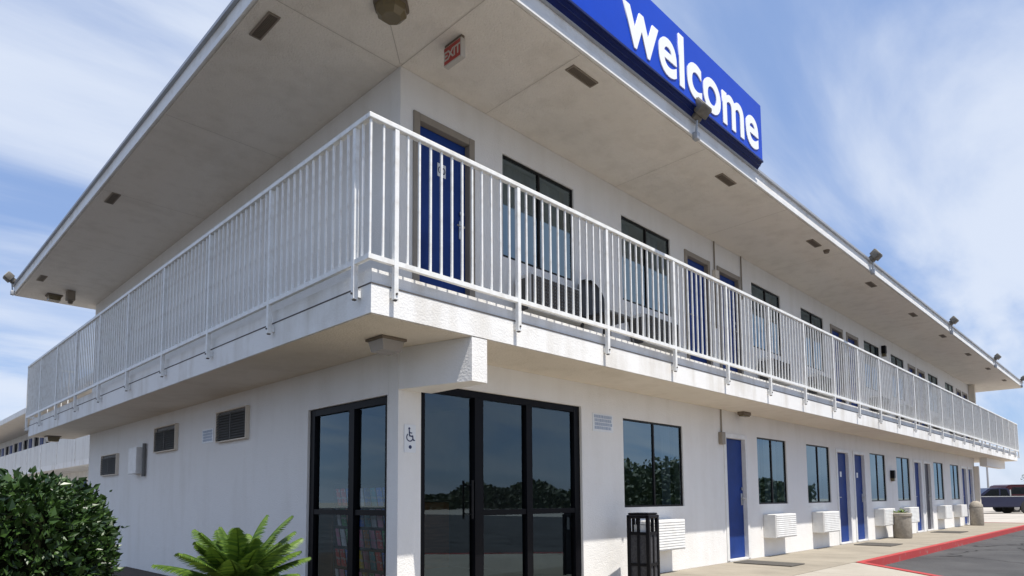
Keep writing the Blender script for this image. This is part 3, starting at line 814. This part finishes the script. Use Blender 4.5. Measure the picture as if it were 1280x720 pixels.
t = thing('planter', 'round concrete planter with a small plant between ground floor air conditioners', 'planter', (15.15, -.38, 0))
obj('pot', MB().lathe([(0, .001), (.19, .001), (.21, .03), (.21, .54), (.23, .56), (.23, .62), (.20, .64), (.19, .59), (0, .58)], 24), M['urn'], t, smooth=True)
pl = MB(); rnd = random.Random(5)
for k in range(34):
    a = rnd.random()*6.28; e = rnd.uniform(.3, 1.3); L = rnd.uniform(.10, .26)
    d = Vector((math.cos(a)*math.cos(e), math.sin(a)*math.cos(e), math.sin(e))); s = d.cross(Vector((0, 0, 1))).normalized()*.03
    p = Vector((rnd.uniform(-.1, .1), rnd.uniform(-.1, .1), .58)); q = p+d*L*.6; e2 = p+d*L-Vector((0, 0, .04))
    pl.poly([p, q+s, e2, q-s])
obj('foliage', pl, M['frond'], t)
t = thing('litter_bin', 'tall round concrete bin with domed top near the far end of the walkway', 'bin', (24.75, -.34, 0))
obj('body', MB().lathe([(0, .001), (.19, .001), (.21, .03), (.21, .62), (.19, .64)], 24), M['urn'], t, smooth=True)
obj('lid', MB().lathe([(.19, .641), (.21, .66), (.20, .72), (.15, .81), (.08, .86), (0, .87)], 24), M['urn'], t, smooth=True)
def dark_slab(x0, x1, y0, y1, label):  # thin dark brown slab lying on the walkway
    t = MB().bbox(x0, x1, y0, y1, .002, .016, .005); tag(obj('dark_slab', t, M['mat']), label, 'dark_slab', 'dark slabs on the concrete walkway')
dark_slab(6.46, 6.98, -1.05, -.12, 'thin dark slab in front of the first ground floor blue door')
dark_slab(11.85, 12.75, -.98, -.25, 'thin dark slab in front of the pair of blue doors')
dark_slab(18.5, 19.6, -.98, -.25, 'thin dark slab before the farther door pair behind the planter')

# ------------------------------------------------------------------ lobby interior
t = thing('brochure_rack', 'black brochure rack inside the lobby behind the side window', 'rack', (.27, .95, -.006), 0)
fr = MB().box(.10, .13, -.62, .55, .05, 1.22)
for k in range(5): fr.box(-.06, .099, -.61, .54, .10+k*.22, .115+k*.22)
for y in (-.62, .535): fr.box(-.07, .129, y-.015, y, .0, 1.24)
obj('frame', fr, M['rackblack'], t)
rnd = random.Random(11)
cols = {'red': (.5, .04, .04), 'blue': (.04, .12, .45), 'yellow': (.6, .45, .05), 'green': (.06, .28, .08), 'white': (.7, .7, .68), 'orange': (.6, .2, .03), 'teal': (.04, .3, .34), 'pink': (.55, .2, .3)}
CM = {k: surf('brochure_'+k, tuple(min(.85, 1.35*x+.03) for x in v), .4, tuple(min(.85, .5*x+.35) for x in v), 16, lo=.40, hi=.44, spec=.2) for k, v in cols.items()}
rown = ['bottom', 'second', 'third', 'fourth', 'top']
bmesh_b = MB().bbox(-.004, .004, -.045, .045, 0, .19, .001)
b0 = None
for r_ in range(5):
    for c_ in range(10):
        cn = rnd.choice(list(cols))
        lb = '%s brochure in the %s row of the rack, number %d from the right' % (cn, rown[r_], c_+1)
        L = (.27-.02, .95-.545+c_*.116, -.006+.118+r_*.22)
        o = tag(obj('brochure', bmesh_b, CM[cn], None, L, rot=(0, R(-10), 0)), lb, 'brochure', 'brochures in the lobby rack')
t = thing('reception_counter', 'wooden reception counter deep inside the glazed lobby', 'counter', (2.1, 3.2, -.006))
obj('base', MB().bbox(-1.0, 1.0, -.25, .25, .0, 1.02, .01), M['wood'], t); obj('top', MB().bbox(-1.06, 1.06, -.31, .31, 1.021, 1.06, .01), M['acdark'], t)
t = thing('wooden_cabinet', 'brown wooden cabinet beside the brochure rack in the lobby', 'cabinet', (.45, 1.78, -.006))
obj('body', MB().bbox(-.2, .2, -.18, .2, .0, .95, .008), M['wood'], t); obj('top', MB().bbox(-.22, .22, -.2, .22, .951, .98, .006), M['wood'], t)

# ------------------------------------------------------------------ plants
def bush(name, label, loc, rx, ry, h, nleaf, seed):
    t = thing(name, label, 'bush', loc)
    rnd = random.Random(seed); mb = MB()
    def shape(th, ph):
        # superellipsoid, lumpy
        ct, st, cp, sp = math.cos(th), math.sin(th), math.cos(ph), math.sin(ph)
        e = lambda c, p: math.copysign(abs(c)**p, c)
        lump = 1+.075*math.sin(5*th+2*ph)+.04*math.sin(9*th-3*ph+1)+.03*math.sin(15*th+7*ph)
        return Vector((rx*e(cp, .62)*e(ct, .8)*lump, ry*e(cp, .62)*e(st, .8)*lump, h*.5+h*.5*e(sp, .62)*lump))
    for k in range(nleaf):
        th = rnd.uniform(0, 2*math.pi); ph = math.asin(rnd.uniform(-.75, 1))
        s = 1-abs(rnd.gauss(0, .07)) + (rnd.random() < .03)*rnd.uniform(.02, .07)
        p = shape(th, ph); c = Vector((0, 0, h*.5)); p = c+(p-c)*s
        nrm = (p-c).normalized(); d = Vector((rnd.gauss(0, .6), rnd.gauss(0, .6), rnd.gauss(.25, .6)))+nrm*.7
        d.normalize(); sd = d.cross(Vector((rnd.gauss(0, 1), rnd.gauss(0, 1), rnd.gauss(0, 1)))).normalized()
        up = d.cross(sd)
        L = rnd.choice((.028, .04, .05, .058, .07))*rnd.uniform(.85, 1.15); w = L*rnd.uniform(.24, .38)
        tip = p+d*L-up*.1*L
        m1 = p+d*L*.4
        i = len(mb.v); mb.v += [tuple(p), tuple(m1+sd*w+up*.25*w), tuple(tip), tuple(m1-sd*w+up*.25*w)]
        mb.f += [(i, i+1, i+2), (i, i+2, i+3)]; mb.m += [0, 0]
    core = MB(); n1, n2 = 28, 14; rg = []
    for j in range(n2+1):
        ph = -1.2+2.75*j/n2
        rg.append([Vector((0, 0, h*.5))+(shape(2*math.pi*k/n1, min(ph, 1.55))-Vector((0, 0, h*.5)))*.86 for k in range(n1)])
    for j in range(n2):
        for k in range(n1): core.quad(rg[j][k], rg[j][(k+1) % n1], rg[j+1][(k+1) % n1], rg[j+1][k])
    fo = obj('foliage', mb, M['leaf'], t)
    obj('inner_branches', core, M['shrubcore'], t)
    obj('stem', MB().tube((0, 0, 0), (0, 0, .3), .05, .035), M['twig'], t)
    return t
bush('clipped_bush', 'rounded dark green clipped bush in the bottom left corner', (-3.13, .55, GZ), .90, .93, 1.32, 24000, 4)

def cycad(loc):
    t = thing('cycad', 'bright green palm-like cycad in front of the left lobby wall', 'plant', loc)
    rnd = random.Random(21)
    obj('trunk', MB().lathe([(0, 0), (.14, 0), (.16, .12), (.15, .34), (.08, .42), (0, .43)], 14), M['cycadtrunk'], t)
    N = 38
    for k in range(N):
        az = k*2.39996+rnd.uniform(-.2, .2); u = k/N
        el = R(82-70*u+rnd.uniform(-9, 9)); L = rnd.uniform(.42, .62)
        mb = MB(); seg = 15; pts = []; p = Vector((0, 0, .36)); e = el
        for i in range(seg+1):
            pts.append((p.copy(), e)); e -= R(.9+2.2*(i/seg))*(1.1-.4*u)
            p = p+Vector((math.cos(az)*math.cos(e), math.sin(az)*math.cos(e), math.sin(e)))*L/seg
        side = Vector((-math.sin(az), math.cos(az), 0))
        for i in range(seg): mb.tube(pts[i][0], pts[i+1][0], .007*(1-i/seg)+.002, .007*(1-(i+1)/seg)+.002, n=5, cap=False)
        for i in range(2, 38):
            v = i/38; j = min(int(v*seg), seg-1); fr = v*seg-j
            q = pts[j][0].lerp(pts[j+1][0], fr); dr = (pts[j+1][0]-pts[j][0]).normalized(); upv = side.cross(dr)
            ll = .14*math.sin(math.pi*min(1, v*.82+.16))**.7*rnd.uniform(.85, 1.1)
            for s in (-1, 1):
                d = (side*s*.8+dr*.62-upv*(-.28)).normalized(); w = dr*.0095
                tip = q+d*ll-Vector((0, 0, .012)); mid = q+d*ll*.5
                a = len(mb.v); mb.v += [tuple(q-w), tuple(q+w), tuple(mid+w*.9), tuple(tip), tuple(mid-w*.9)]
                mb.f.append((a, a+1, a+2, a+3, a+4)); mb.m.append(0)
        obj('frond', mb, M['dryfrond'] if (u > .8 and k % 4 == 1) else M['frond'], t)
    return t
cycad((-1.68, -.50, GZ+.20))

# ------------------------------------------------------------------ second motel block, far left
t = thing('far_motel_building', 'second white two-storey motel block behind the left end', 'building', (0, 0, 0))
bx = 2.85
ww = []; dd = []
y = 25.0
while y < 58: ww += [(y, y+1.3)]; dd += [(y+1.9, y+2.7)]; y += 3.3
obj('wall', wall_grid(MB(), 22, 60, GZ, ZFB, [(a, b, WB, WT) for a, b in ww], 4.2, 4.4, 'x'), M['parapet'], t)
obj('wall', wall_grid(MB(), 22, 60, 2.76, 5.34, [(a, b, WB+ZD, WT+ZD) for a, b in ww], 4.2, 4.4, 'x'), M['parapet'], t)
obj('wall', MB().box(4.5, 14, 22, 22.2, GZ, 5.34), M['parapet'], t)
for a, b in ww:
    for zo in (0, ZD):
        f = obj('window', MB().box(4.26, 4.34, a, a+.04, WB+zo, WT+zo).box(4.26, 4.34, b-.04, b, WB+zo, WT+zo).box(4.26, 4.34, (a+b)/2-.02, (a+b)/2+.02, WB+zo, WT+zo), M['bronze'], t)
        obj('pane', MB().box(4.29, 4.31, a+.04, b-.04, WB+zo, WT+zo), M['carglass'], f)
for a, b in dd:
    for zo in (0, ZD): obj('door', MB().box(4.16, 4.199, a, b, zo, zo+DT), M['door'], t)
r2 = obj('roof', MB().box(2.3, 14, 21, 61, 5.36, 5.62), M['fascia'], t)
obj('soffit', MB().box(2.33, 13.9, 21.03, 60.9, 5.342, 5.358), M['soffit'], r2)
obj('walkway_slab', MB().box(bx, 4.199, 19, 61, ZFB, ZFT), M['fascia'], t)
obj('parapet', MB().box(bx, bx+.06, 19, 61, ZFT+.002, 3.80).box(bx+.062, 4.19, 19, 19.06, ZFT+.002, 3.80), M['parapet'], t)
for k in range(11): obj('post', MB().box(bx-.03, bx-.001, 19.5+k*3.3, 19.56+k*3.3, ZFT-.1, 3.8), M['rail'], t)

# ------------------------------------------------------------------ vehicles, far right
def side_extrude(prof, hw, mb=None, bev=.05):
    bm = bmesh.new(); vs = [bm.verts.new((x, -hw, z)) for x, z in prof]
    f = bm.faces.new(vs); r = bmesh.ops.extrude_face_region(bm, geom=[f])
    for v in r['geom']:
        if isinstance(v, bmesh.types.BMVert): v.co.y = hw
    bmesh.ops.recalc_face_normals(bm, faces=bm.faces[:])
    if bev: bmesh.ops.bevel(bm, geom=bm.edges[:], offset=bev, segments=2, affect='EDGES')
    return (mb or MB()).addbm(bm)
def wheel(parent, x, y, r):
    s = 1 if y > 0 else -1
    w = obj('wheel', MB().tube((x, y-.12, r), (x, y+.12, r), r, n=24), M['tyre'], parent, smooth=True)
    obj('rim', MB().tube((x, y+s*.121, r), (x, y+s*.135, r), r*.62, r*.55, n=20), M['rim'], w, smooth=True)
AX = math.atan2(-.712, .702)       # vehicles stand roughly side-on to the view
t = thing('pickup_truck', 'dark blue pickup truck parked beyond the far end of the motel', 'truck', (51.9, 2.85, GZ-.03), AX)
# local +x = tail; body from x=-3.6 (nose) to x=2.1
body = [(-3.5, .42), (-3.52, .95), (-3.3, 1.08), (-2.1, 1.16), (2.15, 1.16), (2.18, .5), (1.75, .42)]
obj('body', side_extrude(body, .96), M['truck'], t, smooth=True)
obj('cab', side_extrude([(-2.0, 1.15), (-1.25, 1.70), (-.25, 1.74), (.10, 1.68), (.28, 1.15)], .82, None, .06), M['truck'], t, smooth=True)
for s in (-1, 1):
    obj('window', MB().poly([(-1.72, s*.828, 1.2), (-1.15, s*.828, 1.62), (-.62, s*.828, 1.64), (-.62, s*.828, 1.2)]).poly([(-.52, s*.828, 1.2), (-.52, s*.828, 1.64), (-.10, s*.828, 1.62), (.06, s*.828, 1.2)]), M['carglass'], t)
    obj('pillar', MB().box(.10, .18, s*.83-.005, s*.83+.005, 1.17, 1.60).box(-2.0, 2.1, s*.965-.004, s*.965+.004, 1.12, 1.17), M['chrome'], t)
    for x in (-2.4, 1.15):
        wheel(t, x, s*.86, .38)
        obj('wheel_arch', MB().tube((x, s*.955, .42), (x, s*.972, .42), .47, n=24), M['tyre'], t)
    obj('headlight', MB().bbox(-3.54, -3.4, s*.75-.12, s*.75+.12, .78, .96, .02), M['floodlens'], t)
    obj('tail_light', MB().bbox(2.12, 2.2, s*.85-.08, s*.85+.08, .7, 1.05, .02), M['lampred'], t)
obj('bumper', MB().bbox(2.1, 2.32, -.9, .9, .45, .62, .03).bbox(-3.65, -3.45, -.9, .9, .4, .62, .03), M['chrome'], t)
t = thing('parked_van', 'maroon van parked behind the dark blue pickup', 'van', (57.5, 2.2, GZ-.03), AX)
obj('body', side_extrude([(-2.2, .4), (-2.2, 1.0), (-1.9, 1.85), (-1.6, 2.0), (3.0, 2.0), (3.2, 1.8), (3.25, .4)], .95, None, .08), M['maroon'], t, smooth=True)
for s in (-1, 1):
    obj('window', MB().poly([(-1.75, s*.952, 1.3), (-1.5, s*.952, 1.8), (2.9, s*.952, 1.8), (2.95, s*.952, 1.3)]), M['carglass'], t)
    for x in (-1.3, 2.2): wheel(t, x, s*.84, .36)

truck = [o for o in col.objects if o.name == 'pickup_truck'][0]; van = t
c = copy_tree(truck, None, (-1.5, -27, GZ), 'dark pickup parked across the lot behind the viewpoint'); c.rotation_euler = (0, 0, R(4))
c = copy_tree(van, None, (7.5, -30, GZ), 'maroon van parked across the lot behind the viewpoint'); c.rotation_euler = (0, 0, R(94))
# ------------------------------------------------------------------ far poles, trees
def lamp_pole(loc, h, label):
    t = thing('light_pole', label, 'pole', loc)
    obj('pole', MB().tube((0, 0, 0), (0, 0, h), .12, .07, n=8), M['pole'], t)
    obj('lamp_head', MB().bbox(-.5, .5, -.2, .2, h, h+.2, .04), M['floodgrey'], t)
lamp_pole((88, 9.0, GZ-.03), 9.0, 'thin light pole standing beyond the pickup truck')

def tree(loc, h, rw, label, seed, n=2600, group='far trees'):
    t = thing('tree', label, 'tree', loc, 0, group); rnd = random.Random(seed)
    tk = MB().tube((0, 0, 0), (rnd.uniform(-.2, .2), 0, h*.5), h*.03, h*.018, n=7)
    cl = []
    for k in range(11):
        a = rnd.random()*6.28; r = rw*rnd.uniform(.1, .8); z = h*rnd.uniform(.40, .88)
        c = Vector((r*math.cos(a), r*math.sin(a), z)); cl.append((c, rw*rnd.uniform(.28, .5)))
        tk.tube((0, 0, h*.4), c, h*.012, h*.004, n=5)
    obj('trunk', tk, M['twig'], t)
    mb = MB()
    for k in range(n):
        c, s = rnd.choice(cl); d = Vector((rnd.gauss(0, 1), rnd.gauss(0, 1), rnd.gauss(0, .8))).normalized()*s*rnd.random()**.4
        p = c+d; u = Vector((rnd.gauss(0, 1), rnd.gauss(0, 1), rnd.gauss(0, 1))).normalized(); v = u.orthogonal().normalized()
        q = rnd.uniform(.12, .26)*h/6
        mb.poly([p-u*q, p+v*q*.5, p+u*q, p-v*q*.5])
    obj('crown', mb, M['treeleaf'], t)
tree((112, 7.0, GZ-.03), 4.4, 3.6, 'low tree behind the parked maroon van', 1)
tree((118, 2.0, GZ-.03), 4.2, 4.5, 'far low tree at the right edge of the picture', 2)

# belt of trees and a row of low roofs across the road, seen mirrored in the glass
wood = MB(); rnd = random.Random(9)
for k in range(46000):
    th = R(rnd.uniform(150, 345)); rr = rnd.uniform(66, 84)
    bl = 3.4+1.7*math.sin(th*9)+1.2*math.sin(th*23+1)+.8*math.sin(th*51)
    z = rnd.random()**.8*max(1.8, bl); p = Vector((rr*math.cos(th)+4, rr*math.sin(th)-5, z+GZ))
    u = Vector((rnd.gauss(0, 1), rnd.gauss(0, 1), rnd.gauss(0, 1))).normalized(); v = u.orthogonal().normalized(); q = rnd.uniform(.18, .42)
    wood.poly([p-u*q, p+v*q*.6, p+u*q, p-v*q*.6])
BL = lambda th: max(1.8, 3.4+1.7*math.sin(th*9)+1.2*math.sin(th*23+1)+.8*math.sin(th*51))*.8
for k in range(390):
    a, b = R(150+k*.5), R(150.5+k*.5)
    pa = (76*math.cos(a)+4, 76*math.sin(a)-5); pb = (76*math.cos(b)+4, 76*math.sin(b)-5)
    wood.quad((*pa, GZ), (*pb, GZ), (*pb, BL(b)), (*pa, BL(a)))
o = obj('tree_belt', wood, M['treeleaf']); o['kind'] = 'stuff'; tag(o, 'belt of dark trees across the road mirrored in the glass', 'trees')
t = thing('forecourt_canopy', 'flat forecourt canopy on posts across the road', 'canopy', (16, -42, GZ), R(-20))
obj('canopy_roof', MB().bbox(-7, 7, -4, 4, 4.4, 5.3, .05), M['trimw'], t)
for x in (-5, 5):
    for y in (-2.5, 2.5): obj('post', MB().box(x-.18, x+.18, y-.18, y+.18, 0, 4.39), M['pole'], t)
t = thing('utility_pole', 'wooden utility pole with crossarms across the road', 'pole', (8.5, -24, GZ), R(10))
obj('pole', MB().tube((0, 0, 0), (0, 0, 9), .16, .11, n=10), M['twig'], t); obj('crossarm', MB().box(-1.2, 1.2, -.06, .06, 7.8, 7.95).box(-.9, .9, -.06, .06, 7.0, 7.12), M['twig'], t)

# ------------------------------------------------------------------ sky, sun, camera
EL, AZX = R(67.5), .03            # sun stands in front of the right-hand facade, a touch to the left
sd = Vector((-AZX, -1, 0)).normalized()*math.cos(EL); sd.z = math.sin(EL)
sun = bpy.data.lights.new('sun', 'SUN'); sun.energy = 5.0; sun.angle = R(.5); sun.color = (1, .95, .87)
so = bpy.data.objects.new('sun', sun); col.objects.link(so); so.rotation_euler = sd.to_track_quat('Z', 'Y').to_euler()
wd = bpy.data.worlds.new('World'); scene.world = wd; wd.use_nodes = True
n, l = wd.node_tree.nodes, wd.node_tree.links
bg = n['Background']; bg.inputs['Strength'].default_value = .092
sky = n.new('ShaderNodeTexSky'); sky.sky_type = 'NISHITA'; sky.sun_disc = False
sky.sun_elevation = EL; sky.sun_rotation = math.atan2(sd.x, sd.y); sky.air_density = 1.0; sky.dust_density = .15; sky.ozone_density = 2.5
tc = n.new('ShaderNodeTexCoord')
sp = n.new('ShaderNodeSeparateXYZ'); l.new(tc.outputs['Generated'], sp.inputs[0])
mz = n.new('ShaderNodeMath'); mz.operation = 'MAXIMUM'; mz.inputs[1].default_value = .0; l.new(sp.outputs['Z'], mz.inputs[0])
az = n.new('ShaderNodeMath'); az.operation = 'ADD'; az.inputs[1].default_value = .22; l.new(mz.outputs[0], az.inputs[0])
dx = n.new('ShaderNodeMath'); dx.operation = 'DIVIDE'; l.new(sp.outputs['X'], dx.inputs[0]); l.new(az.outputs[0], dx.inputs[1])
dy = n.new('ShaderNodeMath'); dy.operation = 'DIVIDE'; l.new(sp.outputs['Y'], dy.inputs[0]); l.new(az.outputs[0], dy.inputs[1])
cb = n.new('ShaderNodeCombineXYZ'); l.new(dx.outputs[0], cb.inputs[0]); l.new(dy.outputs[0], cb.inputs[1])
mp = n.new('ShaderNodeMapping'); mp.inputs['Rotation'].default_value = (0, 0, R(35)); mp.inputs['Scale'].default_value = (.55, 1.25, 1); mp.inputs['Location'].default_value = (.35, 1.9, 0)
l.new(cb.outputs[0], mp.inputs['Vector'])
n1 = n.new('ShaderNodeTexNoise'); n1.inputs['Scale'].default_value = 1.25; n1.inputs['Detail'].default_value = 9; n1.inputs['Roughness'].default_value = .56; n1.inputs['Distortion'].default_value = .5
l.new(mp.outputs[0], n1.inputs['Vector'])
rp = n.new('ShaderNodeValToRGB'); rp.color_ramp.elements[0].position = .375; rp.color_ramp.elements[1].position = .635
rp.color_ramp.elements[0].color = (0, 0, 0, 1); rp.color_ramp.elements[1].color = (1, 1, 1, 1); rp.color_ramp.interpolation = 'EASE'
l.new(n1.outputs['Fac'], rp.inputs['Fac'])
mul = n.new('ShaderNodeMath'); mul.operation = 'MULTIPLY'; mul.operation = 'MULTIPLY_ADD'; mul.inputs[1].default_value = .74; mul.inputs[2].default_value = .14; l.new(rp.outputs['Color'], mul.inputs[0])
mx = n.new('ShaderNodeMix'); mx.data_type = 'RGBA'
l.new(mul.outputs[0], mx.inputs[0]); hs = n.new('ShaderNodeHueSaturation'); hs.inputs['Saturation'].default_value = 1.1; hs.inputs['Value'].default_value = 1.1
l.new(sky.outputs[0], hs.inputs['Color']); 
air = n.new('ShaderNodeMix'); air.data_type = 'RGBA'; air.inputs[0].default_value = .55; air.inputs[7].default_value = (2.1, 3.6, 7.4, 1)
l.new(hs.outputs[0], air.inputs[6]); l.new(air.outputs[2], mx.inputs[6]); mx.inputs[7].default_value = (6.6, 7.2, 8.3, 1)
l.new(mx.outputs[2], bg.inputs['Color'])

cam = bpy.data.cameras.new('camera'); co = bpy.data.objects.new('camera', cam); col.objects.link(co)
yaw, pit, rol = .7780, .0821, -.0074
fwv = Vector((math.cos(yaw)*math.cos(pit), math.sin(yaw)*math.cos(pit), math.sin(pit))); rt = Vector((math.sin(yaw), -math.cos(yaw), 0)); upv = rt.cross(fwv)
r2v = rt*math.cos(rol)+upv*math.sin(rol); u2 = r2v.cross(fwv)
co.matrix_world = Matrix(((r2v.x, u2.x, -fwv.x, CAM.x), (r2v.y, u2.y, -fwv.y, CAM.y), (r2v.z, u2.z, -fwv.z, CAM.z), (0, 0, 0, 1)))
cam.sensor_width = 36; cam.lens = 822.2/1280*36; cam.shift_y = (556.4-360)/1280; cam.clip_start = .05; cam.clip_end = 2000
scene.camera = co
scene.render.engine = 'CYCLES'
scene.cycles.max_bounces = 8; scene.cycles.transparent_max_bounces = 12
vs = scene.view_settings; vs.view_transform = 'Standard'; vs.look = 'None'; vs.gamma = 1; vs.use_curve_mapping = False; vs.exposure = 0.36
